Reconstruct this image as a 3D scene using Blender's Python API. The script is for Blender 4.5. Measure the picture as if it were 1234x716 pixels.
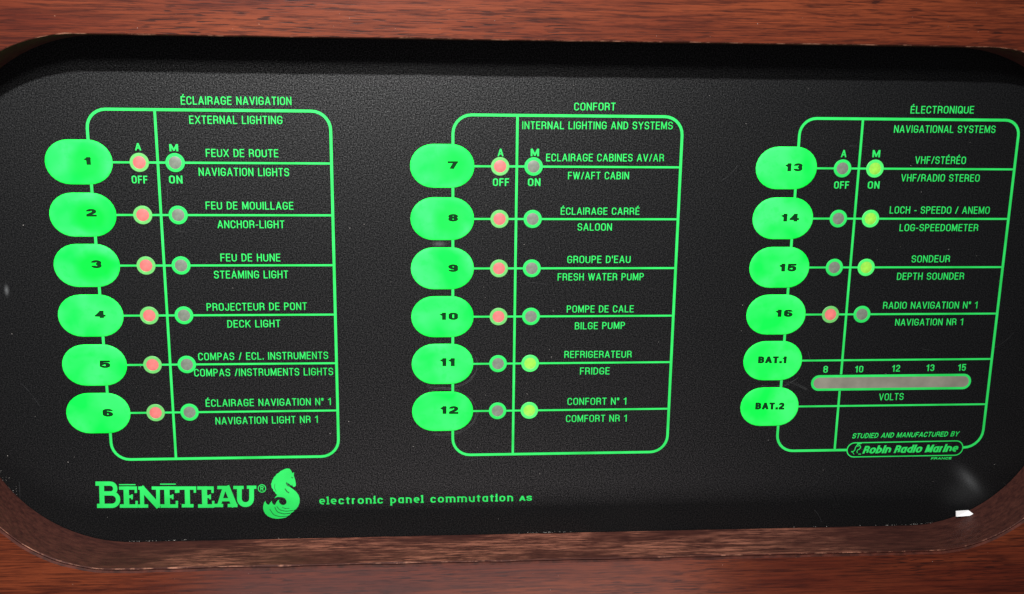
import bpy, bmesh, math, random
from mathutils import Vector, Matrix
from mathutils.geometry import tessellate_polygon
random.seed(7)
for o in list(bpy.data.objects): bpy.data.objects.remove(o)
scene = bpy.context.scene
COL = scene.collection
# ---------------------------------------------------------------- camera, world, lights, exposure
# Panel coordinates are millimetres: x right, y up, z out of the panel face towards the viewer.
# World: X = x, Y = -z, Z = y (the panel stands upright), in metres.
def V(x, y, z=0.0): return Vector((x*.001, -z*.001, y*.001))
cam_d = bpy.data.cameras.new('camera'); cam = bpy.data.objects.new('camera', cam_d); COL.objects.link(cam)
cam_d.sensor_fit = 'HORIZONTAL'; cam_d.sensor_width = 36; cam_d.lens = 36*1262.9/1234
cam_d.clip_start = .01; cam_d.clip_end = 20
Rp = ((0.9970470, 0.0130821, 0.0756711), (0.0040223, 0.9751338, -0.2215803), (-0.0766882, 0.2212303, 0.9722017))
def pw(v): return Vector((v[0], -v[2], v[1]))
ax, ay, az = pw(Rp[0]), pw(Rp[1]), pw(Rp[2])
m = Matrix(((ax.x, ay.x, az.x, 0), (ax.y, ay.y, az.y, 0), (ax.z, ay.z, az.z, 0), (0, 0, 0, 1)))
m.translation = V(-24.317, 30.080, 307.143)
cam.matrix_world = m
scene.camera = cam

world = bpy.data.worlds.new('World'); scene.world = world; world.use_nodes = True
world.node_tree.nodes['Background'].inputs[0].default_value = (.85, .9, 1, 1)
world.node_tree.nodes['Background'].inputs[1].default_value = .07

ld = bpy.data.lights.new('hand_torch_light', 'SPOT'); lo = bpy.data.objects.new('hand_torch_light', ld); COL.objects.link(lo)
lo.location = V(-66, 207, 328); ld.spot_size = math.radians(118); ld.spot_blend = 1.0
lo.rotation_euler = (V(-95, -5, 0) - V(-66, 207, 328)).to_track_quat('-Z', 'Y').to_euler()
ld.energy = 16.5; ld.shadow_soft_size = .005; ld.color = (1, .985, .97)
# added soft lamp below the panel, lays a pink haze on the lower wood
ad = bpy.data.lights.new('added_low_fill_light', 'AREA'); ao = bpy.data.objects.new('added_low_fill_light', ad); COL.objects.link(ao)
ad.shape = 'RECTANGLE'; ad.size = .32; ad.size_y = .12; ad.energy = .62; ad.color = (1, .88, .88)
ao.location = V(-10, -335, 330)
ao.rotation_euler = (V(-20, -160, 0) - ao.location).to_track_quat('-Z', 'Y').to_euler()

# added weak soft lamp further out, greys the edge of the torch's shadow
cd = bpy.data.lights.new('added_upper_fill_light', 'AREA'); co_ = bpy.data.objects.new('added_upper_fill_light', cd); COL.objects.link(co_)
cd.shape = 'DISK'; cd.size = .05; cd.energy = .75; cd.color = (1, .98, .96)
co_.location = V(-70, 195, 420); co_.rotation_euler = (V(0, -20, 0) - co_.location).to_track_quat('-Z', 'Y').to_euler()

vs = scene.view_settings
scene.display_settings.display_device = 'sRGB'
vs.view_transform = 'Standard'; vs.look = 'None'; vs.exposure = 0; vs.gamma = 1; vs.use_curve_mapping = False
scene.render.engine = 'CYCLES'

# ---------------------------------------------------------------- materials
class NT:
    def __init__(s, name):
        s.m = bpy.data.materials.new(name); s.m.use_nodes = True; s.t = s.m.node_tree
        s.b = s.t.nodes['Principled BSDF']
    def n(s, typ, **kw):
        x = s.t.nodes.new(typ)
        for k, v in kw.items():
            if k.startswith('i_'): x.inputs[k[2:].replace('_', ' ')].default_value = v
            else: setattr(x, k, v)
        return x
    def l(s, a, b): s.t.links.new(a, b)
    def coord(s, scale=(1, 1, 1), out='Object'):
        c = s.n('ShaderNodeTexCoord'); mp = s.n('ShaderNodeMapping'); mp.inputs['Scale'].default_value = scale
        s.l(c.outputs[out], mp.inputs[0]); return mp.outputs[0]
    def noise(s, vec, scale, detail=3, rough=.5, dist=0):
        x = s.n('ShaderNodeTexNoise'); x.inputs['Scale'].default_value = scale; x.inputs['Detail'].default_value = detail
        x.inputs['Roughness'].default_value = rough; x.inputs['Distortion'].default_value = dist
        if vec is not None: s.l(vec, x.inputs['Vector'])
        return x.outputs['Fac']
    def ramp(s, fac, stops):
        r = s.n('ShaderNodeValToRGB'); e = r.color_ramp.elements
        while len(e) < len(stops): e.new(.5)
        for i, (p, c) in enumerate(stops):
            e[i].position = p; e[i].color = (c, c, c, 1) if isinstance(c, (int, float)) else (*c, 1)
        s.l(fac, r.inputs[0]); return r.outputs[0]
    def mix(s, fac, a, b, mode='MIX'):
        x = s.n('ShaderNodeMix', data_type='RGBA', blend_type=mode)
        for sock, v in ((x.inputs[0], fac), (x.inputs[6], a), (x.inputs[7], b)):
            if hasattr(v, 'is_linked'): s.l(v, sock)
            elif isinstance(v, (int, float)): sock.default_value = v if sock == x.inputs[0] else (v, v, v, 1)
            else: sock.default_value = (*v, 1)
        return x.outputs[2]
    def math(s, op, a, b=0.0, c=0.0):
        x = s.n('ShaderNodeMath', operation=op)
        for i, v in enumerate((a, b, c)):
            if hasattr(v, 'is_linked'): s.l(v, x.inputs[i])
            else: x.inputs[i].default_value = v
        return x.outputs[0]
    def bump(s, h, strength, dist):
        x = s.n('ShaderNodeBump'); x.inputs['Strength'].default_value = strength; x.inputs['Distance'].default_value = dist
        s.l(h, x.inputs['Height']); s.l(x.outputs[0], s.b.inputs['Normal']); return x
    def set(s, **kw):
        for k, v in kw.items():
            k = k.replace('_', ' ')
            if hasattr(v, 'is_linked'): s.l(v, s.b.inputs[k])
            elif isinstance(v, tuple) and len(v) == 3: s.b.inputs[k].default_value = (*v, 1)
            else: s.b.inputs[k].default_value = v
        return s

def wood_material():
    s = NT('mahogany_varnished')
    big = s.noise(s.coord((9, 9, 55)), 1, 4, .6)
    band = s.noise(s.coord((9, 9, 420)), 1, 4, .6, .6)
    fine = s.noise(s.coord((75, 75, 1700)), 1, 6, .68, .4)
    c = s.mix(s.ramp(band, [(.3, 0), (.7, 1)]), (0.0377, 0.0057, 0.0028), (0.0804, 0.0135, 0.0054))
    c = s.mix(s.ramp(big, [(.40, 0), (.62, .75)]), c, (0.1312, 0.0279, 0.0094))
    c = s.mix(s.ramp(fine, [(.36, .85), (.56, 0)]), c, (0.0197, 0.0037, 0.0025))
    pores = s.noise(s.coord((170, 170, 2600)), 1, 1, .4)
    pm = s.ramp(pores, [(.585, 0), (.64, 1)])
    where = s.ramp(s.noise(s.coord((22, 22, 90)), 1, 2), [(.4, .15), (.6, 1)])
    pm = s.math('MULTIPLY', pm, where)
    c = s.mix(s.math('MULTIPLY', pm, .85), c, (.010, .003, .0025))
    spark = s.noise(s.coord((500, 500, 900)), 1, 2, .7)
    sm = s.ramp(spark, [(.735, 0), (.77, 1)])
    c = s.mix(s.math('MULTIPLY', sm, .7), c, (.26, .14, .09))
    s.set(Base_Color=c, Roughness=.55, Coat_Weight=.32, Coat_Roughness=s.math('ADD', s.math('MULTIPLY', fine, .10), .17))
    s.b.inputs['Specular IOR Level'].default_value = .06
    h = s.math('SUBTRACT', s.math('ADD', s.math('MULTIPLY', fine, .5), s.math('MULTIPLY', band, .4)), s.math('MULTIPLY', pm, .35))
    bn = s.bump(h, .3, .0002)
    cb = s.n('ShaderNodeBump'); cb.inputs['Strength'].default_value = .10; cb.inputs['Distance'].default_value = .0002; s.l(h, cb.inputs['Height']); s.l(cb.outputs[0], s.b.inputs['Coat Normal'])
    return s.m
def wood_edge_material():
    s = NT('mahogany_worn_edge')
    fine = s.noise(s.coord((140, 800, 800)), 1, 4, .7)
    blot = s.noise(s.coord((26, 60, 60)), 1, 4, .6)
    c = s.mix(s.ramp(fine, [(.3, 0), (.7, 1)]), (.018, .0046, .0040), (.058, .0175, .012))
    tc = s.n('ShaderNodeTexCoord'); sp = s.n('ShaderNodeSeparateXYZ'); s.l(tc.outputs['Object'], sp.inputs[0])
    mid = s.ramp(s.math('ABSOLUTE', s.math('ADD', sp.outputs[0], -.003)), [(.085, 1), (.15, .35)])
    mid = s.math('MULTIPLY', mid, s.ramp(s.math('MULTIPLY', sp.outputs[2], -1), [(.080, 0), (.112, 1)]))
    blot = s.math('MULTIPLY', blot, mid)
    worn = s.math('MULTIPLY', s.ramp(blot, [(.36, 0), (.56, 1)]), s.ramp(s.noise(s.coord((100, 1150, 1150)), 1, 5, .75), [(.45, 0), (.62, 1)]))
    c = s.mix(s.math('MULTIPLY', worn, .62), c, (.36, .135, .085))
    s.b.inputs['Specular IOR Level'].default_value = .2
    s.set(Base_Color=c, Roughness=.62); s.bump(fine, .5, .0002)
    return s.m
def arris_material():
    s = NT('bare_chipped_arris')
    f = s.noise(s.coord((190, 190, 190)), 1, 4, .7)
    s.set(Base_Color=s.mix(s.ramp(f, [(.50, 0), (.66, 1)]), (.034, .0075, .0045), (.22, .095, .06)), Roughness=.6)
    s.b.inputs['Specular IOR Level'].default_value = .12
    s.bump(s.noise(s.coord(), 1800, 3), .35, .0002)
    return s.m
def plastic_material():
    s = NT('grained_black_plastic')
    co = s.coord()
    g1 = s.noise(co, 2000, 2, .6); g2 = s.noise(co, 5200, 2, .6)
    smear = s.noise(s.coord((18, 18, 40)), 1, 4, .6)
    rub = s.ramp(smear, [(.5, 0), (.75, .35)])
    base = s.mix(rub, (.0027, .0029, .0032), (.0048, .005, .0052))
    # a few pale scuffs and one painted glint, each with its own place
    tc = s.n('ShaderNodeTexCoord'); sep = s.n('ShaderNodeSeparateXYZ'); s.l(tc.outputs['Object'], sep.inputs[0])
    def scuff_or_glint(cx, cy, sx, sy, ang, amt, base):
        ca, sa = math.cos(ang), math.sin(ang)
        dx = s.math('SUBTRACT', sep.outputs[0], cx*.001); dz = s.math('SUBTRACT', sep.outputs[2], cy*.001)
        u = s.math('DIVIDE', s.math('ADD', s.math('MULTIPLY', dx, ca), s.math('MULTIPLY', dz, sa)), sx*.001)
        w = s.math('DIVIDE', s.math('SUBTRACT', s.math('MULTIPLY', dz, ca), s.math('MULTIPLY', dx, sa)), sy*.001)
        d = s.math('ADD', s.math('MULTIPLY', u, u), s.math('MULTIPLY', w, w))
        e = s.math('POWER', 2.718, s.math('MULTIPLY', d, -1))
        e = s.math('MULTIPLY', e, s.math('MULTIPLY', s.ramp(g1, [(.3, .5), (.7, 1)]), amt))
        return s.mix(e, base, (.42, .44, .45))
    base = scuff_or_glint(150.3, -101.8, 4.0, 1.3, -.85, .07, base)
    base = scuff_or_glint(149.2, -101.2, 5.5, 2.2, -.75, .05, base)
    base = scuff_or_glint(149, -106, 6, 4, 0, .035, base)
    base = scuff_or_glint(-22, -23.6, 1.6, .7, 0, .12, base)  # pale spot painted in for a glint between two middle buttons
    base = scuff_or_glint(-147.2, -37.2, .5, 1.2, 0, .2, base)
    s.set(Base_Color=base, Roughness=s.math('ADD', s.math('MULTIPLY', g2, .2), .33))
    s.l(s.ramp(s.noise(co, 2700, 2, .6), [(.40, .04), (.68, .60)]), s.b.inputs['Specular IOR Level'])
    h = s.math('ADD', s.math('MULTIPLY', g1, .6), s.math('MULTIPLY', g2, .5))
    s.bump(h, .38, .00022)
    return s.m
def ink_material(name='green_fluorescent_ink', col=(.018, .52, .090), dark=(.010, .40, .060)):
    s = NT(name)
    n = s.noise(s.coord(), 90, 3)
    s.set(Base_Color=s.mix(s.ramp(n, [(.35, 0), (.65, 1)]), col, dark), Roughness=.55); s.b.inputs['Specular IOR Level'].default_value = .25
    s.bump(s.noise(s.coord(), 2600, 2), .25, .0001)
    return s.m
def button_material():
    s = NT('green_fluorescent_button_film')
    co = s.n('ShaderNodeTexCoord'); oi = s.n('ShaderNodeObjectInfo')
    add = s.n('ShaderNodeVectorMath', operation='ADD'); sc = s.n('ShaderNodeVectorMath', operation='SCALE')
    s.l(oi.outputs['Location'], sc.inputs[0]); sc.inputs['Scale'].default_value = 3.7
    s.l(co.outputs['Object'], add.inputs[0]); s.l(sc.outputs[0], add.inputs[1])
    n = s.noise(add.outputs[0], 75, 2, .5, .4)
    streak = s.ramp(n, [(.36, 0), (.66, 1)])
    c = s.mix(streak, (.002, .74, .048), (.034, .90, .115))  # paler green paints the gloss haze into the film colour
    # finger wear: a deeper green disc where the cap is pressed
    at = s.n('ShaderNodeAttribute', attribute_type='OBJECT', attribute_name='wear')
    sep = s.n('ShaderNodeSeparateXYZ'); s.l(co.outputs['Object'], sep.inputs[0])
    dx = s.math('DIVIDE', s.math('SUBTRACT', sep.outputs[0], .0023), .0062)
    dz = s.math('DIVIDE', s.math('SUBTRACT', sep.outputs[2], -.0002), .0056)
    d = s.math('ADD', s.math('MULTIPLY', dx, dx), s.math('MULTIPLY', dz, dz))
    d = s.math('ADD', d, s.math('MULTIPLY', s.math('SUBTRACT', n, .5), 1.2))
    w = s.math('MULTIPLY', s.ramp(d, [(.25, 1), (1.0, 0)]), at.outputs['Fac'])
    c = s.mix(w, c, (.0004, .58, .032))
    sp2 = s.ramp(s.noise(add.outputs[0], 330, 4, .65), [(.52, 0), (.66, .35)])
    c = s.mix(sp2, c, (.0015, .60, .045))
    s.set(Base_Color=c, Roughness=.6)
    s.b.inputs['Specular IOR Level'].default_value = .10
    s.bump(s.noise(add.outputs[0], 160, 2), .25, .0008)
    return s.m
def simple(name, col, rough=.5, emit=None, es=0.0, mottled=0.0, scale=900):
    s = NT(name); c = col
    if mottled:
        n = s.noise(s.coord(), scale, 3, .6)
        c = s.mix(s.ramp(n, [(.35, 0), (.65, 1)]), tuple(v*(1-mottled) for v in col), tuple(min(1, v*(1+mottled)) for v in col))
    s.set(Base_Color=c, Roughness=rough)
    if emit:
        s.b.inputs['Emission Color'].default_value = (*emit, 1); s.b.inputs['Emission Strength'].default_value = es
    return s.m
def lens_material(name, col, emit=None, es=0.0):
    s = NT(name); co = s.coord()
    n = s.noise(co, 700, 3, .6)
    s.set(Base_Color=s.mix(s.ramp(n, [(.35, 0), (.65, 1)]), tuple(v*.72 for v in col), col), Roughness=.4)
    if emit:
        # brightest over the diode in the middle of the window
        g = s.n('ShaderNodeTexCoord'); le = s.n('ShaderNodeVectorMath', operation='LENGTH'); s.l(g.outputs['Object'], le.inputs[0])
        r = s.ramp(s.math('DIVIDE', le.outputs['Value'], .0019), [(.15, 1), (1, .55)])
        s.b.inputs['Emission Color'].default_value = (*emit, 1); s.l(s.math('MULTIPLY', r, es), s.b.inputs['Emission Strength'])
    return s.m
M_WOOD, M_EDGE, M_ARRIS, M_PLASTIC = wood_material(), wood_edge_material(), arris_material(), plastic_material()
M_INK, M_BTN = ink_material(), button_material()
M_RING_RED = simple('ring_ink_lit_by_red_diode', (.065, .34, .075), .5, (1, .6, .25), .04, .1)
M_RING_GRN = simple('ring_ink_lit_by_green_diode', (.03, .52, .09), .5, (.3, 1, .1), .08, .1)
M_NUM = simple('dark_green_number_ink', (.002, .022, .006), .7); M_NUM.node_tree.nodes['Principled BSDF'].inputs['Specular IOR Level'].default_value = .05
M_OFFLENS = lens_material('smoked_indicator_window', (.135, .155, .125))
M_REDLENS = lens_material('lit_red_indicator', (.30, .09, .085), (1, .17, .15), .58)
M_GRNLENS = lens_material('lit_green_indicator', (.16, .42, .05), (.40, .80, .02), .36)
M_METER = simple('smoked_meter_window', (.155, .150, .120), .4, mottled=.16, scale=110)
M_GROOVE = simple('dark_red_groove', (.040, .009, .005), .65, mottled=.5, scale=300); M_GROOVE.node_tree.nodes['Principled BSDF'].inputs['Specular IOR Level'].default_value = .12  # mottled dark red, darker than the board face
M_PAPER = simple('white_paper', (.9, .9, .9), .8)
M_DUST = simple('pale_dust', (.30, .28, .26), .8)
M_SLIT = simple('logo_slit_lines', (.002, .10, .02), .5)

# ---------------------------------------------------------------- object helpers
def link(name, verts, faces, mat, parent=None, smooth=False, origin=(0, 0, 0)):
    me = bpy.data.meshes.new(name); o0 = V(*origin)
    me.from_pydata([tuple(V(*v) - o0) for v in verts], [], faces); me.validate(); me.update()
    if mat: me.materials.append(mat)
    if smooth: me.polygons.foreach_set('use_smooth', [True]*len(me.polygons))
    o = bpy.data.objects.new(name, me); COL.objects.link(o); o.location = o0
    if parent: adopt(o, parent)
    return o
def adopt(o, parent):
    o.parent = parent
    base = parent.location.copy(); p = parent.parent
    while p: base += p.location; p = p.parent
    o.location = o.location - base
def thing(name, label, cat, loc=(0, 0, 0)):
    e = bpy.data.objects.new(name, None); COL.objects.link(e); e.location = V(*loc); e.empty_display_size = .02
    e['label'] = label; e['category'] = cat; return e
def tag(o, label, cat, group=None, kind=None):
    if label: o['label'] = label
    if cat: o['category'] = cat
    if group: o['group'] = group
    if kind: o['kind'] = kind
    return o

# ---------------------------------------------------------------- flat print: strokes and letters
def fillet(pts, closed, t):
    """pts: (x, y[, r]) -> dense polyline, corners with r rounded"""
    out = []; n = len(pts)
    for i, p in enumerate(pts):
        r = p[2] if len(p) > 2 else 0
        if r <= 0 or (not closed and i in (0, n-1)): out.append((p[0], p[1])); continue
        a = Vector(pts[i-1][:2]); b = Vector(p[:2]); c = Vector(pts[(i+1) % n][:2])
        u, w = (a-b), (c-b); lu, lw = u.length, w.length; u /= lu; w /= lw
        ang = max(.05, min(3.09, u.angle(w)))
        ra = len(pts[i-1]) > 2 and pts[i-1][2] > 0; rc = len(pts[(i+1) % n]) > 2 and pts[(i+1) % n][2] > 0
        d = min(r/math.tan(ang/2), lu*(.499 if ra else .98), lw*(.499 if rc else .98))
        rr = d*math.tan(ang/2); s, e = b+u*d, b+w*d
        bis = (u+w).normalized(); cen = b + bis*(rr/math.sin(ang/2))
        a0 = math.atan2(s.y-cen.y, s.x-cen.x); a1 = math.atan2(e.y-cen.y, e.x-cen.x); da = (a1-a0+math.pi) % (2*math.pi)-math.pi
        k = max(3, int(abs(da)/.26)+1)
        for j in range(k+1):
            q = a0+da*j/k; out.append((cen.x+rr*math.cos(q), cen.y+rr*math.sin(q)))
    return out
class Ink:
    """collects flat print; each stroke lies a hair above the one before so that no two faces share a plane"""
    def __init__(s, z=.07): s.v = []; s.f = []; s.z = z; s.k = 0
    def stroke(s, pts, w, closed=False, tf=None, cap=0, lim=None):
        p = [Vector(q) for q in fillet(pts, closed, w)]
        q = [p[0]]
        for a in p[1:]:
            if (a-q[-1]).length > 1e-5: q.append(a)
        if closed and (q[0]-q[-1]).length < 1e-5: q.pop()
        if cap and not closed:
            if len(pts[1]) < 3: q[0] = q[0]+(q[0]-q[1]).normalized()*cap
            if len(pts[-2]) < 3: q[-1] = q[-1]+(q[-1]-q[-2]).normalized()*cap
        p = q; n = len(p); b = len(s.v); z = s.z + (s.k % 14)*.0025; s.k += 1
        for i in range(n):
            if closed or 0 < i < n-1:
                d0 = (p[i]-p[i-1]).normalized(); d1 = (p[(i+1) % n]-p[i]).normalized()
            elif i == 0: d0 = d1 = (p[1]-p[0]).normalized()
            else: d0 = d1 = (p[-1]-p[-2]).normalized()
            n0 = Vector((-d0.y, d0.x)); n1 = Vector((-d1.y, d1.x)); mm = n0+n1
            if mm.length < 1e-3: mm = n0.copy()
            mm.normalize(); k = (w/2)/max(.42, mm.dot(n0))
            for sg in (1, -1):
                q2 = p[i]+mm*k*sg
                if lim: q2.y = min(max(q2.y, lim[0]), lim[1])
                if tf: q2 = tf(q2.x, q2.y)
                s.v.append((q2[0], q2[1], z+i*.0008))
        for i in range(n if closed else n-1):
            j = (i+1) % n; s.f.append((b+2*i, b+2*i+1, b+2*j+1, b+2*j))
    def poly(s, pts, tf=None, z=None):
        b = len(s.v); zz = s.z + (s.k % 14)*.0025 if z is None else z; s.k += 1
        q = [tf(*p) if tf else p for p in pts]
        for x, y in q: s.v.append((x, y, zz))
        for t in tessellate_polygon([[Vector((x, y, 0)) for x, y in q]]): s.f.append(tuple(b+i for i in t))
    def fix(s):
        f2 = []
        for f in s.f:
            a, b_, c = (s.v[f[0]], s.v[f[1]], s.v[f[2]])
            cr = (b_[0]-a[0])*(c[1]-a[1])-(b_[1]-a[1])*(c[0]-a[0])
            if len(f) == 4:
                d = s.v[f[3]]; cr += (c[0]-a[0])*(d[1]-a[1])-(c[1]-a[1])*(d[0]-a[0])
            f2.append(f if cr > 0 else tuple(reversed(f)))
        s.f = f2
    def build(s, name, mat, parent, z0=0):
        s.fix(); n = len(s.v); cx = sum(v[0] for v in s.v)/n; cy = sum(v[1] for v in s.v)/n
        return link(name, s.v, s.f, mat, parent, origin=(cx, cy, z0))

r_ = 9  # 'as round as fits'
# skeletons in a unit box: list of (points, closed)
CAPS = {
 'A': (.60, [([(.0, 0), (.46, 1)], 0), ([(.54, 1), (1, 0)], 0), ([(.18, .30), (.82, .30)], 0)]),
 'B': (.54, [([(0, 0), (0, 1), (.95, 1, .2), (.95, .53, .2), (0, .53)], 0), ([(.5, .53), (1, .53, .2), (1, 0, .2), (0, 0)], 0)]),
 'C': (.54, [([(1, .70), (1, 1, r_), (0, 1, r_), (0, 0, r_), (1, 0, r_), (1, .30)], 0)]),
 'D': (.54, [([(0, 0), (0, 1), (1, 1, .3), (1, 0, .3)], 1)]),
 'E': (.48, [([(1, 1), (0, 1), (0, 0), (1, 0)], 0), ([(0, .52), (.9, .52)], 0)]),
 'F': (.46, [([(1, 1), (0, 1), (0, 0)], 0), ([(0, .50), (.9, .50)], 0)]),
 'G': (.56, [([(1, .72), (1, 1, r_), (0, 1, r_), (0, 0, r_), (1, 0, r_), (1, .46), (.5, .46)], 0)]),
 'H': (.55, [([(0, 0), (0, 1)], 0), ([(1, 0), (1, 1)], 0), ([(0, .52), (1, .52)], 0)]),
 'I': (.16, [([(.5, 0), (.5, 1)], 0)]),
 'J': (.46, [([(1, 1), (1, 0, r_), (0, 0, r_), (0, .32)], 0)]),
 'K': (.56, [([(0, 0), (0, 1)], 0), ([(1, 1), (.08, .42)], 0), ([(.35, .60), (1, 0)], 0)]),
 'L': (.46, [([(0, 1), (0, 0), (1, 0)], 0)]),
 'M': (.68, [([(0, 0), (0, 1)], 0), ([(.06, 1), (.5, .08)], 0), ([(.5, .08), (.94, 1)], 0), ([(1, 1), (1, 0)], 0)]),
 'N': (.56, [([(0, 0), (0, 1)], 0), ([(.04, 1), (.96, 0)], 0), ([(1, 0), (1, 1)], 0)]),
 'O': (.56, [([(0, 0, r_), (0, 1, r_), (1, 1, r_), (1, 0, r_)], 1)]),
 'P': (.52, [([(0, 0), (0, 1), (1, 1, .22), (1, .46, .22), (0, .46)], 0)]),
 'Q': (.56, [([(0, 0, r_), (0, 1, r_), (1, 1, r_), (1, 0, r_)], 1), ([(.55, .25), (1.08, 0)], 0)]),
 'R': (.55, [([(0, 0), (0, 1), (.97, 1, .22), (.97, .48, .22), (0, .48)], 0), ([(.55, .48), (.92, .44, .1), (1, 0)], 0)]),
 'S': (.54, [([(1, .74), (1, 1, r_), (0, 1, r_), (0, .53, .18), (1, .50, .18), (1, 0, r_), (0, 0, r_), (0, .27)], 0)]),
 'T': (.50, [([(0, 1), (1, 1)], 0), ([(.5, 1), (.5, 0)], 0)]),
 'U': (.56, [([(0, 1), (0, 0, r_), (1, 0, r_), (1, 1)], 0)]),
 'V': (.58, [([(0, 1), (.47, 0)], 0), ([(.53, 0), (1, 1)], 0)]),
 'W': (.82, [([(0, 1), (.24, 0)], 0), ([(.26, 0), (.5, 1)], 0), ([(.5, 1), (.74, 0)], 0), ([(.76, 0), (1, 1)], 0)]),
 'X': (.58, [([(0, 1), (1, 0)], 0), ([(1, 1), (0, 0)], 0)]),
 'Y': (.58, [([(0, 1), (.5, .45), (1, 1)], 0), ([(.5, .5), (.5, 0)], 0)]),
 '0': (.52, [([(0, 0, r_), (0, 1, r_), (1, 1, r_), (1, 0, r_)], 1)]),
 '1': (.32, [([(0, .80), (.9, .92)], 0), ([(1, 1), (1, 0)], 0)]),
 '2': (.50, [([(0, .72), (0, 1, r_), (1, 1, r_), (1, .58, .2), (0, .14), (0, 0), (1.05, 0)], 0)]),
 '3': (.50, [([(0, .74), (0, 1, r_), (1, 1, r_), (1, .53, .15), (.45, .53)], 0), ([(.6, .53), (1, .53, .15), (1, 0, r_), (0, 0, r_), (0, .26)], 0)]),
 '4': (.52, [([(.75, 0), (.75, 1)], 0), ([(.70, .97), (.03, .27)], 0), ([(.03, .25), (1.05, .25)], 0)]),
 '5': (.50, [([(1, 1), (.06, 1), (0, .5), (.3, .62, .1), (1, .62, .2), (1, 0, r_), (0, 0, r_), (0, .25)], 0)]),
 '6': (.50, [([(1, .78), (1, 1, r_), (0, 1, r_), (0, 0, r_), (1, 0, r_), (1, .56, r_), (0, .56)], 0)]),
 '7': (.50, [([(0, 1), (1, 1)], 0), ([(.97, .97), (.4, 0)], 0)]),
 '8': (.50, [([(0, .54, .15), (0, 1, r_), (1, 1, r_), (1, .54, .15)], 1), ([(0, .52, .15), (0, 0, r_), (1, 0, r_), (1, .52, .15)], 1)]),
 '9': (.50, [([(0, .22), (0, 0, r_), (1, 0, r_), (1, 1, r_), (0, 1, r_), (0, .45, r_), (1, .45)], 0)]),
 '-': (.28, [([(0, .40), (1, .40)], 0)]), '/': (.34, [([(0, 0), (1, 1)], 0)]), '.': (.16, [([(.5, 0), (.5, .10)], 0)]),
 "'": (.16, [([(.5, 1), (.5, .72)], 0)]), '°': (.26, [([(0, .70, r_), (0, 1.04, r_), (1, 1.04, r_), (1, .70, r_)], 1)]),
}
LOW = {  # lower case, x-height .72; slab feet listed as extra strokes
 'a': (.54, [([(1, .72), (1, 0)], 0), ([(1, .55, .2), (.85, .72, .2), (0, .72, r_), (0, 0, r_), (1, 0, .2)], 0)]),
 'b': (.56, [([(0, 1.05), (0, 0)], 0), ([(0, .72), (1, .72, r_), (1, 0, r_), (0, 0)], 0)]),
 'c': (.52, [([(1, .50), (1, .72, r_), (0, .72, r_), (0, 0, r_), (1, 0, r_), (1, .17)], 0)]),
 'd': (.56, [([(1, 1.05), (1, 0)], 0), ([(1, .72), (0, .72, r_), (0, 0, r_), (1, 0)], 0)]),
 'e': (.54, [([(0, .36), (1, .36), (1, .72, r_), (0, .72, r_), (0, 0, r_), (.95, 0)], 0)]),
 'i': (.16, [([(.5, .72), (.5, 0)], 0), ([(.5, .90), (.5, 1.05)], 0)]),
 'l': (.16, [([(.5, 1.05), (.5, 0)], 0)]),
 'm': (.92, [([(0, .72), (0, 0)], 0), ([(0, .72), (.5, .72, .2), (.5, 0)], 0), ([(.5, .72), (1, .72, .2), (1, 0)], 0)]),
 'n': (.56, [([(0, .72), (0, 0)], 0), ([(0, .72), (1, .72, .25), (1, 0)], 0)]),
 'o': (.58, [([(0, 0, r_), (0, .72, r_), (1, .72, r_), (1, 0, r_)], 1)]),
 'p': (.56, [([(0, .72), (0, -.38)], 0), ([(0, .72), (1, .72, r_), (1, 0, r_), (0, 0)], 0)]),
 'r': (.36, [([(0, .72), (0, 0)], 0), ([(0, .62, .1), (.3, .72, .1), (1, .72)], 0)]),
 't': (.36, [([(.4, 1.0), (.4, 0, .15), (1, 0)], 0), ([(0, .72), (1, .72)], 0)]),
 'u': (.56, [([(0, .72), (0, 0, .25), (1, 0)], 0), ([(1, .72), (1, 0)], 0)]),
}
SLAB = {'l': [((-.14, 1.0), (.5, 1.0)), ((-.3, 0), (1.3, 0))], 'i': [((-.3, .72), (.5, .72)), ((-.3, 0), (1.3, 0))], 'n': [((-.25, .72), (0, .72)), ((-.22, 0), (.22, 0)), ((.78, 0), (1.22, 0))],
        'm': [((-.15, .72), (0, .72)), ((-.12, 0), (.12, 0)), ((.38, 0), (.62, 0)), ((.88, 0), (1.12, 0))], 'r': [((-.3, .72), (0, .72)), ((-.3, 0), (.4, 0))],
        'p': [((-.25, .72), (0, .72)), ((-.25, -.34), (.25, -.34))], 'u': [((-.22, .72), (0, .72)), ((.78, .72), (1, .72)), ((1, 0), (1.2, 0))], 'a': [((1, 0), (1.22, 0))]}
ACC = {'É': 'E', 'é': 'e'}
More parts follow.
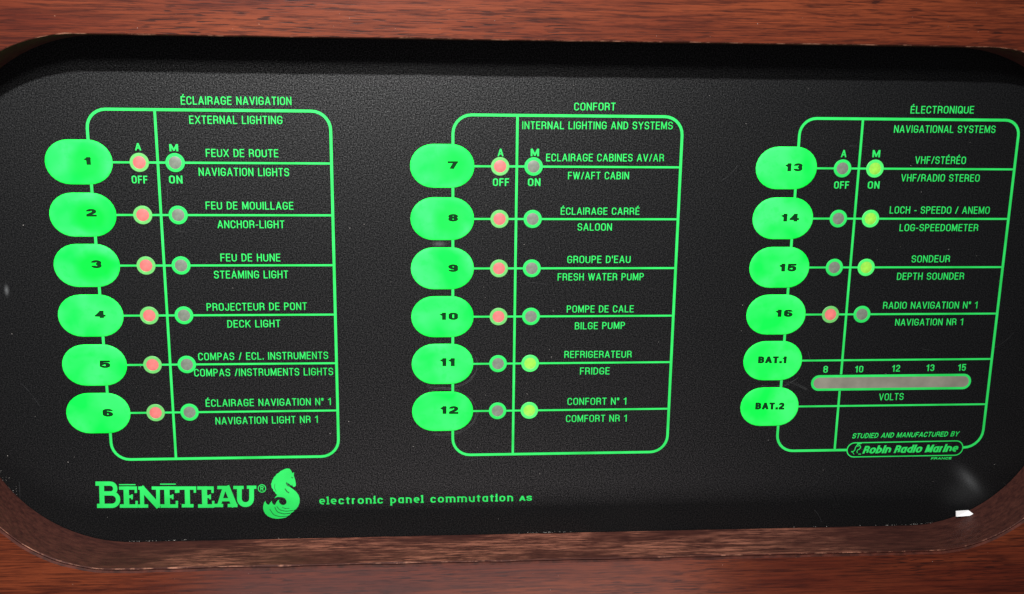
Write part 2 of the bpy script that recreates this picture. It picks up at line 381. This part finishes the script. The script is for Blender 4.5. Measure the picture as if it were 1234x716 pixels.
def layout(text, t, gap, space, wide=1.0, slab=False, tv=None):
    """-> list of (points, closed), total width; cap height 1, stroke t"""
    out = []; x = 0.0
    for ch in text:
        if ch == ' ': x += space; continue
        base = ACC.get(ch, ch); tab = LOW if base in LOW else CAPS
        w, strokes = tab[base]; w = max(t, w*wide) if w > .17 else t
        def mp(p):
            q = [x + t/2 + p[0]*(w-t), t/2 + p[1]*(1-t)]
            
            return tuple(q) + ((p[2]*max(1, wide) if p[2] < 5 else 9,) if len(p) > 2 else ())
        lim = (0, 1) if tab is CAPS else (0 if base != 'p' else -.4, 1.05)
        for pts, cl in strokes: out.append(([mp(p) for p in pts], cl, lim))
        if slab and base in SLAB:
            for a, b in SLAB[base]:
                e = t*.9
                if w <= t: out.append(([(x+t/2-e if a[0] < 0 else x, t/2+a[1]*(1-t)), (x+t/2+(e if b[0] > 1 else 0), t/2+b[1]*(1-t))], 0, None))
                else: out.append(([mp(a), mp(b)], 0, None))
        if ch in ACC:
            out.append(([(x+w*.42, 1.06), (x+w*.70, 1.24)], 0, None))
        x += w + gap
    return out, x-gap
def write(name, text, bl, br, cap, mat, parent, t=.120, gap=.14, space=.38, wide=1.0, slab=False, shear=0.0, z=.07, label=None, z0=0, ink=None):
    sts, W = layout(text, t, gap, space, wide, slab)
    bl = Vector(bl); br = Vector(br); d = (br-bl)/W
    tf = lambda u, v: (bl.x + d.x*(u+shear*v*cap/d.length), bl.y + d.y*u + v*cap)
    own = ink is None; ink = ink or Ink(z)
    for pts, cl, lim in sts: ink.stroke(pts, t, cl, tf, t*.5 if lim else 0, lim)
    if own:
        o = ink.build(name, mat, parent, z0)
        if label: o['label'] = label
        return o
CAPTIONS = [
  ('ÉCLAIRAGE NAVIGATION', -94.67, 16.36, -63.82, 16.52, 2.33),
  ('EXTERNAL LIGHTING', -92.62, 11.01, -66.54, 11.15, 2.31),
  ('FEUX DE ROUTE', -88.48, 1.68, -68.02, 1.69, 2.3),
  ('NAVIGATION LIGHTS', -90.76, -3.75, -65.15, -3.75, 2.36),
  ('FEU DE MOUILLAGE', -89.28, -13.43, -64.23, -13.45, 2.28),
  ('ANCHOR-LIGHT', -86.18, -18.93, -67.01, -18.92, 2.29),
  ('FEU DE HUNE', -85.81, -28.76, -68.52, -28.79, 2.33),
  ('STEAMING LIGHT', -87.91, -33.87, -66.43, -33.85, 2.34),
  ('PROJECTEUR DE PONT', -90.53, -43.62, -61.26, -43.49, 2.33),
  ('DECK LIGHT', -84.76, -48.79, -69.23, -48.73, 2.31),
  ('COMPAS / ECL. INSTRUMENTS', -93.74, -58.81, -55.39, -58.73, 2.34),
  ('COMPAS /INSTRUMENTS LIGHTS', -95.19, -63.82, -54.03, -63.82, 2.36),
  ('ÉCLAIRAGE NAVIGATION N° 1', -92.31, -73.38, -54.95, -73.3, 2.31),
  ('NAVIGATION LIGHT NR 1', -89.68, -79.07, -59.03, -78.94, 2.33),
  ('CONFORT', 17.3, 15.79, 29.44, 15.9, 2.24),
  ('INTERNAL LIGHTING AND SYSTEMS', 2.22, 10.28, 46.62, 10.57, 2.25),
  ('ECLAIRAGE CABINES AV/AR', 9.41, 1.0, 44.44, 1.13, 2.25),
  ('FW/AFT CABIN', 15.99, -4.26, 34.17, -4.17, 2.22),
  ('ÉCLAIRAGE CARRÉ', 14.08, -14.79, 37.75, -14.75, 2.18),
  ('SALOON', 19.24, -19.56, 29.59, -19.55, 2.23),
  ("GROUPE D'EAU", 16.41, -29.45, 35.63, -29.39, 2.26),
  ('FRESH WATER PUMP', 13.61, -34.77, 39.88, -34.76, 2.24),
  ('POMPE DE CALE', 16.63, -44.73, 37.18, -44.75, 2.23),
  ('BILGE PUMP', 19.24, -50.02, 34.67, -49.95, 2.25),
  ('REFRIGERATEUR', 16.24, -59.03, 37.11, -59.12, 2.23),
  ('FRIDGE', 21.21, -64.41, 30.42, -64.42, 2.29),
  ('CONFORT N° 1', 17.57, -74.2, 36.0, -74.3, 2.32),
  ('COMFORT NR 1', 17.25, -79.78, 36.34, -79.87, 2.3),
  ('ÉLECTRONIQUE', 118.35, 15.85, 137.91, 16.03, 2.22),
  ('NAVIGATIONAL SYSTEMS', 113.81, 10.13, 145.3, 10.3, 2.23),
  ('VHF/STÉRÉO', 121.28, 0.91, 137.11, 0.92, 2.26),
  ('VHF/RADIO STEREO', 117.44, -4.43, 142.04, -4.4, 2.24),
  ('LOCH - SPEEDO / ANEMO', 114.81, -14.22, 146.39, -14.24, 2.23),
  ('LOG-SPEEDOMETER', 118.43, -19.64, 143.37, -19.62, 2.21),
  ('SONDEUR', 123.19, -29.4, 135.43, -29.34, 2.24),
  ('DEPTH SOUNDER', 119.1, -34.86, 140.58, -34.83, 2.25),
  ('RADIO NAVIGATION N° 1', 115.54, -44.05, 145.92, -44.07, 2.24),
  ('NAVIGATION NR 1', 119.94, -49.47, 141.85, -49.43, 2.21),
  ('8', 98.14, -64.59, 99.59, -64.6, 2.27),
  ('10', 108.4, -64.59, 111.01, -64.57, 2.16),
  ('12', 120.39, -64.49, 122.93, -64.42, 2.21),
  ('13', 131.57, -64.38, 134.12, -64.36, 2.17),
  ('15', 141.94, -64.39, 144.46, -64.37, 2.22),
  ('VOLTS', 117.04, -73.94, 125.02, -73.84, 2.31),
  ('A', -108.14, 3.38, -106.46, 3.39, 2.09),
  ('OFF', -109.65, -5.97, -105.25, -6.03, 2.23),
  ('M', -98.57, 3.22, -96.13, 3.23, 2.02),
  ('ON', -99.21, -5.96, -95.43, -5.98, 2.28),
  ('A', -4.84, 2.36, -3.18, 2.37, 2.23),
  ('OFF', -6.18, -6.31, -1.42, -6.29, 2.25),
  ('M', 4.83, 2.46, 7.28, 2.47, 2.19),
  ('ON', 4.14, -6.27, 7.85, -6.25, 2.26),
  ('A', 98.16, 2.72, 99.82, 2.73, 2.2),
  ('OFF', 96.79, -6.7, 101.38, -6.68, 2.23),
  ('M', 107.83, 2.78, 110.2, 2.79, 2.17),
  ('ON', 107.23, -6.66, 110.88, -6.64, 2.24),
]
NUMBERS = [
  ('1', -122.4, -0.74, -120.54, -0.73, 2.21),
  ('2', -122.94, -15.54, -120.08, -15.53, 2.22),
  ('3', -122.64, -30.64, -119.71, -30.65, 2.39),
  ('4', -122.7, -45.53, -119.7, -45.55, 2.23),
  ('5', -122.44, -60.79, -119.39, -60.82, 2.32),
  ('6', -122.65, -75.99, -119.57, -76.03, 2.47),
  ('7', -19.47, -1.37, -16.45, -1.35, 2.27),
  ('8', -19.28, -16.82, -16.39, -16.81, 2.24),
  ('9', -19.29, -31.98, -16.36, -31.99, 2.33),
  ('10', -21.72, -46.69, -16.34, -46.72, 2.29),
  ('11', -21.66, -61.18, -17.31, -61.22, 2.53),
  ('12', -21.65, -76.47, -16.23, -76.54, 2.53),
  ('13', 81.35, -1.51, 86.51, -1.49, 2.41),
  ('14', 81.2, -16.66, 86.53, -16.66, 2.38),
  ('15', 81.66, -32.06, 86.89, -32.07, 2.43),
  ('16', 81.53, -46.33, 86.81, -46.36, 2.3),
  ('BAT.1', 76.91, -61.2, 85.96, -61.28, 2.25),
  ('BAT.2', 77.02, -76.31, 86.34, -76.43, 2.3),
]

# ---------------------------------------------------------------- the wooden fascia with its rounded cut-out
D = 18.0
def rrect(x0, x1, y0, y1, r, n=22, m=46):
    """closed loop, counter-clockwise from bottom left; straight runs split for an uneven edge"""
    P = []
    def arc(cx, cy, a0):
        for i in range(n+1):
            a = a0 + i/n*math.pi/2; P.append((cx+r*math.cos(a), cy+r*math.sin(a), math.cos(a), math.sin(a)))
    def run(xa, ya, xb, yb, nx, ny):
        for i in range(1, m): P.append((xa+(xb-xa)*i/m, ya+(yb-ya)*i/m, nx, ny))
    arc(x0+r, y0+r, math.pi); run(x0+r, y0, x1-r, y0, 0, -1)
    arc(x1-r, y0+r, 1.5*math.pi); run(x1, y0+r, x1, y1-r, 1, 0)
    arc(x1-r, y1-r, 0); run(x1-r, y1, x0+r, y1, 0, 1)
    arc(x0+r, y1-r, math.pi/2); run(x0, y1-r, x0, y0+r, -1, 0)
    return P
def fascia():
    root = thing('wooden_fascia', 'red-brown mahogany board with a rounded cut-out framing the black switch panel', 'wooden board')
    L = rrect(-160.0, 174.8, -116.9, 35.1, 44.0)
    rnd = random.Random(3); n = len(L)
    ph = [rnd.uniform(0, 6.28) for _ in range(6)]
    def wob(i, f): return sum(math.sin(i/n*6.283*k*f+ph[j % 6])/(k**.5) for j, k in enumerate((5, 11, 17, 31)))
    wall, lip, back, gr1, gr2 = [], [], [], [], []
    for i, (x, y, nx, ny) in enumerate(L):
        ch = .20 + .07*wob(i, 3) + max(0, rnd.gauss(0, .12)); ch = max(.10, ch)
        j = .10*wob(i, 1) + rnd.gauss(0, .035)
        wall.append((x+nx*j, y+ny*j, D-ch*.8)); lip.append((x+nx*(ch+j), y+ny*(ch+j), D)); back.append((x, y, .35))
        g = max(0, min(1, (-ny-.1)*1.6)); g1, g2 = ch+j+.01+.55*g, ch+j+.02+1.1*g
        gr1.append((x+nx*g1, y+ny*g1, D-.45*g-.004)); gr2.append((x+nx*g2, y+ny*g2, D))
    # front face: cut-out loop to an outer rectangle, ray cast
    X0, X1, Y0, Y1 = -420, 430, -330, 260; cx, cy = 7.4, -41
    outer = []
    for (x, y, z) in gr2:
        dx, dy = x-cx, y-cy
        k = min((X1-cx)/dx if dx > 0 else 1e9, (X0-cx)/dx if dx < 0 else 1e9, (Y1-cy)/dy if dy > 0 else 1e9, (Y0-cy)/dy if dy < 0 else 1e9)
        outer.append((cx+dx*k, cy+dy*k, D))
    v = gr2+outer; f = [(i, i+n, (i+1) % n+n, (i+1) % n) for i in range(n)]
    # corner fill
    for (qx, qy) in ((X0, Y0), (X1, Y0), (X1, Y1), (X0, Y1)):
        best = None
        for i in range(n):
            a, b = outer[i], outer[(i+1) % n]
            if abs(a[0]-b[0]) > 1e-6 and abs(a[1]-b[1]) > 1e-6 and min(abs(a[0]-qx), abs(b[0]-qx)) < 1e-3 and min(abs(a[1]-qy), abs(b[1]-qy)) < 1e-3: best = i
        if best is not None:
            v.append((qx, qy, D)); f.append((best+n, len(v)-1, (best+1) % n+n))
    nb = len(v)   # outer side and back
    ol = [(X0, Y0), (X1, Y0), (X1, Y1), (X0, Y1)]
    v += [(x, y, D-.001) for x, y in ol] + [(x, y, -2.2) for x, y in ol]
    for i in range(4): f.append((nb+i, nb+4+i, nb+4+(i+1) % 4, nb+(i+1) % 4))
    bd = link('board_face', v, f, M_WOOD, root)
    link('chipped_arris', lip+wall, [(i, (i+1) % n, (i+1) % n+n, i+n) for i in range(n)], M_ARRIS, root, smooth=False)
    link('moulding_groove', gr2+gr1+lip, [(i+q*n, (i+1) % n+q*n, (i+1) % n+n+q*n, i+n+q*n) for q in (0, 1) for i in range(n)], M_GROOVE, root, smooth=False)
    link('cut_out_edge', wall+back, [(i, (i+1) % n, (i+1) % n+n, i+n) for i in range(n)], M_EDGE, root, smooth=True)
    return root, L
fascia_root, LOOP = fascia()

# ---------------------------------------------------------------- the switch panel
panel = thing('switch_panel', 'black grained switch panel with green buttons, indicator lights and lettering, set into the wood', 'control panel')
def plate():
    P = rrect(-172, 187, -129, 47, 50, 10, 4); n = len(P)
    v = [(p[0], p[1], 0) for p in P]+[(p[0], p[1], -2.2) for p in P]
    return link('faceplate', v, [tuple(range(n)), tuple(range(2*n-1, n-1, -1))]+[(i, i+n, (i+1) % n+n, (i+1) % n) for i in range(n)], M_PLASTIC, panel)
plate()

COLS = [dict(bx=-124.0, lx=-120.95, off=-107.2, on=-97.2, dv=-102.05, rx=-52.95, top=14.9, bot=-89.9, ys=[0, -15.1, -29.95, -44.95, -60.05, -75.05], lab='left'),
        dict(bx=-21.0, lx=-17.9, off=-4.1, on=5.75, dv=.8, rx=49.55, top=14.25, bot=-90.1, ys=[-.55, -16.08, -31.0, -45.85, -60.65, -75.8], lab='middle'),
        dict(bx=81.75, lx=84.95, off=98.95, on=109.0, dv=104.0, rx=152.7, top=14.15, bot=-90.45, ys=[-.6, -15.8, -30.9, -45.75, -60.55, -75.6], lab='right')]
LW = .82
for ci, c in enumerate(COLS):
    ink = Ink(.04); R = 5.4
    if ci < 2:
        ink.stroke([(c['lx'], c['top'], R), (c['rx'], c['top'], R), (c['rx'], c['bot'], R), (c['lx'], c['bot'], R)], LW, True)
    else:   # interrupted by the maker's plate
        ink.stroke([(108.3, c['bot']), (c['lx'], c['bot'], R), (c['lx'], c['top'], R-.5), (c['rx'], c['top'], R-.9), (c['rx'], c['bot']+.25, R+.5), (146.3, c['bot']+.25)], LW)
    o = ink.build('outline_stripe', M_INK, panel)
    ink = Ink(.062); 
    if ci < 2: ink.stroke([(c['dv'], c['top']-LW/2), (c['dv'], c['bot']+LW/2)], LW*.9)
    else:
        ink.stroke([(c['dv'], c['top']-LW/2), (c['dv'], -65.2)], LW*.9); ink.stroke([(c['dv'], -70.6), (c['dv'], c['bot']+LW/2)], LW*.9)
    ink.build('divider_stripe', M_INK, panel)
    for y in c['ys']:
        ink = Ink(.085); ink.stroke([(c['bx']+8.6, y), (c['rx']-LW/2, y)], .60); ink.build('row_stripe', M_INK, panel)

# push buttons: raised soft pads
def pad_mesh(hx=9.38, hy=6.38, h=.38):
    prof = [(0, 0), (.12, .45), (.42, .78), (1.0, .95), (2.2, 1.02), (3.8, 1.0)]
    N = 14; v = []; f = []
    def ring(inset, z):
        r = hy-inset; ex = 1.06; k = hx-hy*ex
        P = []
        for j in range(N+1):
            a = -math.pi/2+math.pi*j/N; P.append((k+(hy*ex-inset)*math.cos(a), r*math.sin(a)))
        for j in range(N+1):
            a = math.pi/2+math.pi*j/N; P.append((-k+(hy*ex-inset)*math.cos(a), r*math.sin(a)))
        return [(x, y, z) for x, y in P]
    n = 2*(N+1)
    for ins, z in prof: v += ring(ins, z*h)
    for q in range(len(prof)-1):
        for i in range(n): f.append((q*n+i, q*n+(i+1) % n, (q+1)*n+(i+1) % n, (q+1)*n+i))
    # dished middle strip
    b = (len(prof)-1)*n; f.append(tuple(range(b, b+n)))
    me = bpy.data.meshes.new('push_button'); me.from_pydata([tuple(V(*p)) for p in v], [], f); me.update()
    me.materials.append(M_BTN); me.polygons.foreach_set('use_smooth', [True]*len(me.polygons)); return me
PAD = pad_mesh()
WEAR = {0: .75, 1: 1, 2: 1, 3: .25, 6: .5, 7: .7, 8: .15, 13: 0}
i = 0; BTN = []
for ci, c in enumerate(COLS):
    for y in c['ys']:
        o = bpy.data.objects.new('push_button', PAD); COL.objects.link(o); o.location = V(c['bx'], y, .02); o.parent = panel
        o['wear'] = float(WEAR.get(i, 0)); BTN.append(o)
        t, x0, y0, x1, y1, cap = NUMBERS[i]
        if t.startswith('BAT'): tt, gp, wd = .26, .07, 1.1
        else: tt, gp, wd = .26, .16, 1.2
        write('button_number', t, (x0, y0), (x1, y1), cap, M_NUM, o, t=tt, gap=gp, wide=wd, z=.42)
        o['label'] = 'green push button marked %s' % t
        i += 1

# indicator lights: printed ring round a small window
def disc(r, z, n=28): return [(r*math.cos(2*math.pi*k/n), r*math.sin(2*math.pi*k/n), z) for k in range(n)]
def ring_mesh(mat, ro=2.72, ri=1.78, n=28):
    v = disc(ro, .0)+disc(ro-.08, .05)+disc(ri+.1, .05)+disc(ri, .0); f = []
    for q in range(3): f += [(q*n+k, q*n+(k+1) % n, (q+1)*n+(k+1) % n, (q+1)*n+k) for k in range(n)]
    me = bpy.data.meshes.new('indicator_light'); me.from_pydata([tuple(V(*p)) for p in v], [], f); me.update(); me.materials.append(mat); return me
def lens_mesh(mat, n=28):
    v = disc(1.84, 0)+disc(1.3, .10)+disc(.6, .16); f = [(k, (k+1) % n, (k+1) % n+n, k+n) for k in range(n)]+[(n+k, n+(k+1) % n, (k+1) % n+2*n, k+2*n) for k in range(n)]+[tuple(range(2*n, 3*n))]
    me = bpy.data.meshes.new('lens'); me.from_pydata([tuple(V(*p)) for p in v], [], f); me.update(); me.materials.append(mat)
    me.polygons.foreach_set('use_smooth', [True]*len(me.polygons)); return me
RM = {'off': ring_mesh(M_INK), 'red': ring_mesh(M_RING_RED), 'grn': ring_mesh(M_RING_GRN)}
LM = {'off': lens_mesh(M_OFFLENS), 'red': lens_mesh(M_REDLENS), 'grn': lens_mesh(M_GRNLENS)}
STATE = ['r']*6 + ['r', 'r', 'r', 'r', 'g', 'g'] + ['g', 'g', 'g', 'r']
i = 0
for ci, c in enumerate(COLS):
    for k, y in enumerate(c['ys']):
        if ci == 2 and k > 3: continue
        st = STATE[i]; i += 1
        for x, kind in ((c['off'], 'red' if st == 'r' else 'off'), (c['on'], 'grn' if st == 'g' else 'off')):
            o = bpy.data.objects.new('indicator_light', RM[kind]); COL.objects.link(o); o.location = V(x, y, .125); o.parent = panel
            le = bpy.data.objects.new('lens', LM[kind]); COL.objects.link(le); le.parent = o; le.location = V(0, 0, .01)
            o['label'] = {'red': 'indicator light glowing pinkish red', 'grn': 'indicator light glowing yellow-green', 'off': 'unlit grey indicator light'}[kind]

# captions
for n_, (t, x0, y0, x1, y1, cap) in enumerate(CAPTIONS):
    small = t in ('A', 'M', 'OFF', 'ON')
    digits = t.isdigit()
    write('caption', t, (x0, y0), (x1, y1), cap, M_INK, panel, t=.15 if small else (.15 if digits else .120), gap=.14 if not digits else .17, z=.07,
          wide=1.0)

# volt meter window
def pill_pts(x0, x1, y0, y1, ins=0, n=12):
    r = (y1-y0)/2-ins; cy = (y0+y1)/2; P = []
    for j in range(n+1):
        a = -math.pi/2+math.pi*j/n; P.append((x1-(y1-y0)/2+r*math.cos(a), cy+r*math.sin(a)))
    for j in range(n+1):
        a = math.pi/2+math.pi*j/n; P.append((x0+(y1-y0)/2+r*math.cos(a), cy+r*math.sin(a)))
    return P
mx0, mx1, my0, my1 = 94.5, 146.7, -70.5, -65.35
a = pill_pts(mx0, mx1, my0, my1); b = pill_pts(mx0, mx1, my0, my1, .78); n = len(a)
bar = link('voltmeter', [(x, y, .10) for x, y in a]+[(x, y, .15) for x, y in b], [(k, (k+1) % n, (k+1) % n+n, k+n) for k in range(n)], M_INK, panel, origin=(120.6, -67.9, 0))
link('meter_window', [(x, y, .12) for x, y in pill_pts(mx0, mx1, my0, my1, .72)], [tuple(range(n))], M_METER, bar, origin=(120.6, -67.9, 0))

# faint worn rings left by fingers and a template round the lowest buttons
M_SCUFF = simple('pale_scuff_line', (.042, .045, .045), .6, mottled=.7, scale=400)
for cx, cy, rx, ry, a0, a1 in ((-20.6, -60.9, 10.2, 7.3, -2.1, .35), (-20.6, -76.0, 10.0, 7.2, -1.9, .8), (-20.6, -76.2, 9.9, 7.6, 1.1, 2.2), (82.2, -60.9, 10.6, 8.0, -1.9, -.7), (82.6, -77.0, 14.5, 9.8, .75, 1.5)):
    for k in range(2):
        ink = Ink(.02); m_ = 16; dr = k*.42
        ink.stroke([(cx+(rx+dr+.1*math.sin(j*2.3+k))*math.cos(a0+(a1-a0)*j/m_), cy+(ry+dr+.08*math.sin(j*1.7))*math.sin(a0+(a1-a0)*j/m_)) for j in range(m_ + 1 - 5*k)], .06)
        ink.build('scuff_ring', M_SCUFF, panel)

def hairlines():
    rnd = random.Random(21); ink = Ink(.015)
    for _ in range(34):
        x, y = rnd.uniform(-150, 165), rnd.uniform(-112, 22); a = rnd.gauss(.2, .7); L_ = rnd.uniform(1.5, 9); c_ = rnd.uniform(-.06, .06)
        ink.stroke([(x+L_*k/5*math.cos(a+c_*k), y+L_*k/5*math.sin(a+c_*k)) for k in range(6)], rnd.choice((.04, .05, .07)))
    o = ink.build('hairline_scratch', simple('hairline_scratch', (.022, .023, .024), .5, mottled=.8, scale=300), panel); o['kind'] = 'stuff'
hairlines()

# maker's plate at the foot of the right column
px0, px1, py0, py1 = 108.1, 146.5, -92.85, -87.95
ink = Ink(.09); r = (py1-py0)/2
ink.stroke([(px0, py0+.0, r), (px0, py1-.1, r), (px1, py1+.05, r), (px1, py0+.05, r)], .36, True)
mk = ink.build('maker_badge', M_INK, panel)
write('badge_lettering', 'Robin Radio Marine', (113.2, -91.75), (144.6, -91.62), 2.6, M_INK, mk, t=.20, gap=.05, space=.30, wide=.98, shear=.30, z=.11)
b2 = Ink(.11)
bt = lambda x, y: (104.43+x*43.89/1234+y*1.23/401, -81.36-x*.61/1234-y*14.63/401)
for pts, w in (([(218, 186), (180, 196), (160, 222), (152, 250), (138, 262), (120, 262)], 8), ([(120, 262), (136, 272), (146, 288)], 6), ([(176, 214), (200, 204), (208, 222), (196, 240), (180, 246)], 8),
               ([(180, 246), (172, 264), (178, 276)], 7), ([(186, 286), (210, 286)], 8), ([(176, 190), (214, 184)], 12)):
    b2.stroke(pts, w, False, bt)
b2.build('badge_emblem', M_INK, mk)
write('caption', 'STUDIED AND MANUFACTURED BY', (109.3, -86.55), (144.5, -86.35), 1.72, M_INK, panel, t=.17, gap=.14, space=.5, wide=1.35, shear=.25)
write('caption', 'FRANCE', (136.2, -94.25), (143.0, -94.2), .82, M_INK, panel, t=.26, gap=.2, wide=2.2, shear=.2)

# builder's name in slab letters
bm_ = lambda x, y: (-128.41+x*39.95/1000-y*1.30/400+x*y*.46/400000, -90.02-x*.68/1000-y*17.5/400-x*y*.18/400000)
def word():
    k = Ink(.08)
    S = lambda pts, w: k.stroke(pts, w, False, bm_)
    # B
    S([(106, 156), (112, 351)], 36); S([(62, 170), (160, 170), (206, 172, 36), (210, 243, 36), (112, 243)], 32); S([(112, 243), (228, 243, 46), (230, 335, 46), (74, 336)], 32)
    def E(x, w=1.0):
        S([(x+52, 190), (x+57, 350)], 40); S([(x, 203), (x+132*w, 203)], 25); S([(x+124*w, 192), (x+124*w, 240)], 18)
        S([(x+55, 267), (x+98, 267)], 22); S([(x+96, 250), (x+96, 287)], 13); S([(x+6, 337), (x+138*w, 337)], 26); S([(x+130*w, 349), (x+130*w, 298)], 18)
    E(236)
    S([(405, 190), (408, 350)], 30); S([(378, 203), (425, 203)], 24); S([(376, 337), (452, 337)], 25); S([(398, 196), (532, 344)], 42); S([(524, 192), (526, 350)], 28); S([(478, 203), (560, 203)], 24)
    E(538, .98)
    S([(742, 192), (746, 345)], 38); S([(668, 203), (810, 203)], 25); S([(676, 192), (676, 238)], 18); S([(800, 192), (800, 238)], 18); S([(702, 335), (790, 335)], 25)
    E(818, .92)
    S([(1024, 192), (978, 340)], 28); S([(1036, 188), (1100, 342)], 44); S([(1000, 290), (1068, 290)], 24); S([(968, 199), (1060, 199)], 24); S([(944, 333), (1012, 333)], 25); S([(1046, 333), (1120, 333)], 25)
    S([(1134, 190), (1134, 326, 44), (1226, 326, 44), (1226, 190)], 36); S([(1088, 199), (1166, 199)], 24); S([(1190, 197), (1262, 197)], 24)
    S([(236, 178), (358, 178)], 8); S([(540, 174), (657, 174)], 8)
    return k.build('brand_lettering', M_INK, panel)
word()
ht = lambda x, y: (-81.5+x*19.64/700-y*.91/700+x*y*.28/490000, -90.82-x*.33/700-y*21.42/700-x*y*.12/490000)
def mark():
    k = Ink(.08)
    k.stroke([(185-40, 298-40, 40), (185+40, 298-40, 40), (185+40, 298+40, 40), (185-40, 298+40, 40)], 9, True, ht)
    k.stroke([(172, 322), (172, 276), (198, 276, 12), (198, 298, 12), (172, 298)], 9, False, ht); k.stroke([(185, 298), (200, 322)], 9, False, ht)
    return k.build('registered_mark', M_INK, panel)
mark()
def horse():
    O = [(482,86),(452,84),(425,92),(405,103),(384,112),(366,131),(342,143),(330,163),(312,178),(305,198),(294,212),(291,232),(283,248),(287,270),(290,292),(303,305),(308,325),(325,338),(333,356),(350,368),
      (341,378),(328,390),(318,404),(340,394),(362,389),(385,391),(412,395),(432,405),(446,425),(451,445),(444,464),(428,475),(408,478),(390,470),(374,455),(367,440),(371,418),(352,428),(338,450),(327,474),(312,474),(300,462),(292,448),(290,430),(276,448),(262,472),(248,474),(236,464),
      (226,450),(222,432),(208,452),(200,480),(196,508),(203,540),(220,572),(250,600),(290,618),(340,627),(395,623),(440,613),(462,600),(450,598),(480,588),(500,568),(488,566),(515,556),(534,540),(522,537),(552,522),(575,492),(590,452),(592,410),(580,370),(556,336),(520,306),(490,285),(466,262),(448,240),
      (446,228),(458,240),(474,246),(488,258),(500,270),(514,272),(526,282),(540,279),(551,264),(550,244),(545,218),(538,190),(528,160),(531,124),(512,134),(500,108)]
    k = Ink(.075); k.poly(O, ht); b = k.build('seahorse_emblem', M_INK, panel)
    s = Ink(.082)
    for pts, w in (([(345,492,30),(372,530,60),(440,545,60),(522,537)], 6), ([(322,500,30),(350,556,60),(420,574,60),(490,567)], 7), ([(268,520,30),(310,585,60),(380,604,60),(452,598)], 6), ([(432,300),(452,330,20),(478,346)], 9),
                   ([(502,178),(520,186)], 7), ([(405,500,20),(430,515,30),(480,512)], 5), ([(325,250,20),(318,290,20),(338,330)], 4), ([(448,236),(462,262),(482,272)], 12), ([(500,268),(516,262)], 5)):
        s.stroke(pts, w*1.45, False, ht)
    s.build('emblem_slits', M_SLIT, b)  # dark slit lines printed inside the seahorse
horse()
write('tagline', 'electronic panel commutation', (-59.3, -105.72), (1.1, -105.86), 2.5, M_INK, panel, t=.16, gap=.20, space=.52, wide=1.0, slab=True)
write('tagline', 'AS', (3.05, -105.82), (7.1, -105.80), 1.72, M_INK, panel, t=.20, gap=.10, wide=1.1)

# ---------------------------------------------------------------- scraps and dust
def flake(name, pts, z, th, mat, label, cat):
    n = len(pts); cx = sum(p[0] for p in pts)/n; cy = sum(p[1] for p in pts)/n
    v = [(x, y, z+th+.25*math.sin(x*2.1)) for x, y in pts]+[(x, y, z+.25*math.sin(x*2.1)) for x, y in pts]
    f = [tuple(range(n)), tuple(range(2*n-1, n-1, -1))]+[(k, k+n, (k+1) % n+n, (k+1) % n) for k in range(n)]
    return tag(link(name, v, f, mat, origin=(cx, cy, z)), label, cat)
flake('paper_scrap', [(145.1, -111.0), (149.4, -110.85), (150.9, -111.95), (150.6, -112.5), (148, -112.75), (145.4, -112.95)], 2.7, .3, M_PAPER,
      'small bright white paper scrap at the lower right corner of the black panel', 'paper scrap')
def dust():
    rnd = random.Random(11); v = []; f = []
    def bit(x, y, z, s, elong=1.0, nrm=0):
        b = len(v); a = rnd.uniform(0, 3.14)
        for k in range(4):
            q = a+k*math.pi/2; v.append((x+math.cos(q)*s*elong*rnd.uniform(.6, 1.2), y+math.sin(q)*s*rnd.uniform(.5, 1.2), z))
        v.append((x, y, z+s*.8)); 
        for k in range(4): f.append((b+k, b+(k+1) % 4, b+4))
    for _ in range(170):   # on the plastic
        x = rnd.uniform(-158, 172); y = rnd.uniform(-114, 24); bit(x, y, .01, rnd.choice((.06, .07, .08, .11, .15)))
    for _ in range(2600):   # crumbs caught where the plastic meets the wood
        i = rnd.randrange(len(LOOP)); x, y, nx, ny = LOOP[i]
        if y > -55 or math.sin(i*.31)+math.sin(i*.83+1)+rnd.gauss(0, .3) < (1.25 if abs(x) < 110 else .55): continue
        d = abs(rnd.gauss(0, .12))+.06; bit(x-nx*d+rnd.uniform(-2, 2)*abs(ny), y-ny*d+rnd.uniform(-2, 2)*abs(nx), .01, rnd.choice((.03, .04, .05, .06, .09)), 2.4)
    for _ in range(120):   # on the board
        x = rnd.uniform(-180, 190); y = rnd.choice((rnd.uniform(36.5, 60), rnd.uniform(-150, -118.5))); bit(x, y, D+.01, rnd.choice((.05, .06, .08, .12)))
    return tag(link('dust', v, f, M_DUST), 'pale dust specks and crumbs on the panel and board', None, kind='stuff')
dust()
# specks of white on the plastic
flake('paint_chip', [(-147.35, -37.7), (-147.1, -37.6), (-147.0, -36.9), (-147.1, -36.6), (-147.3, -37.0)], .05, .1, M_DUST, 'tiny pale chip on the black plastic near the left edge', 'chip')
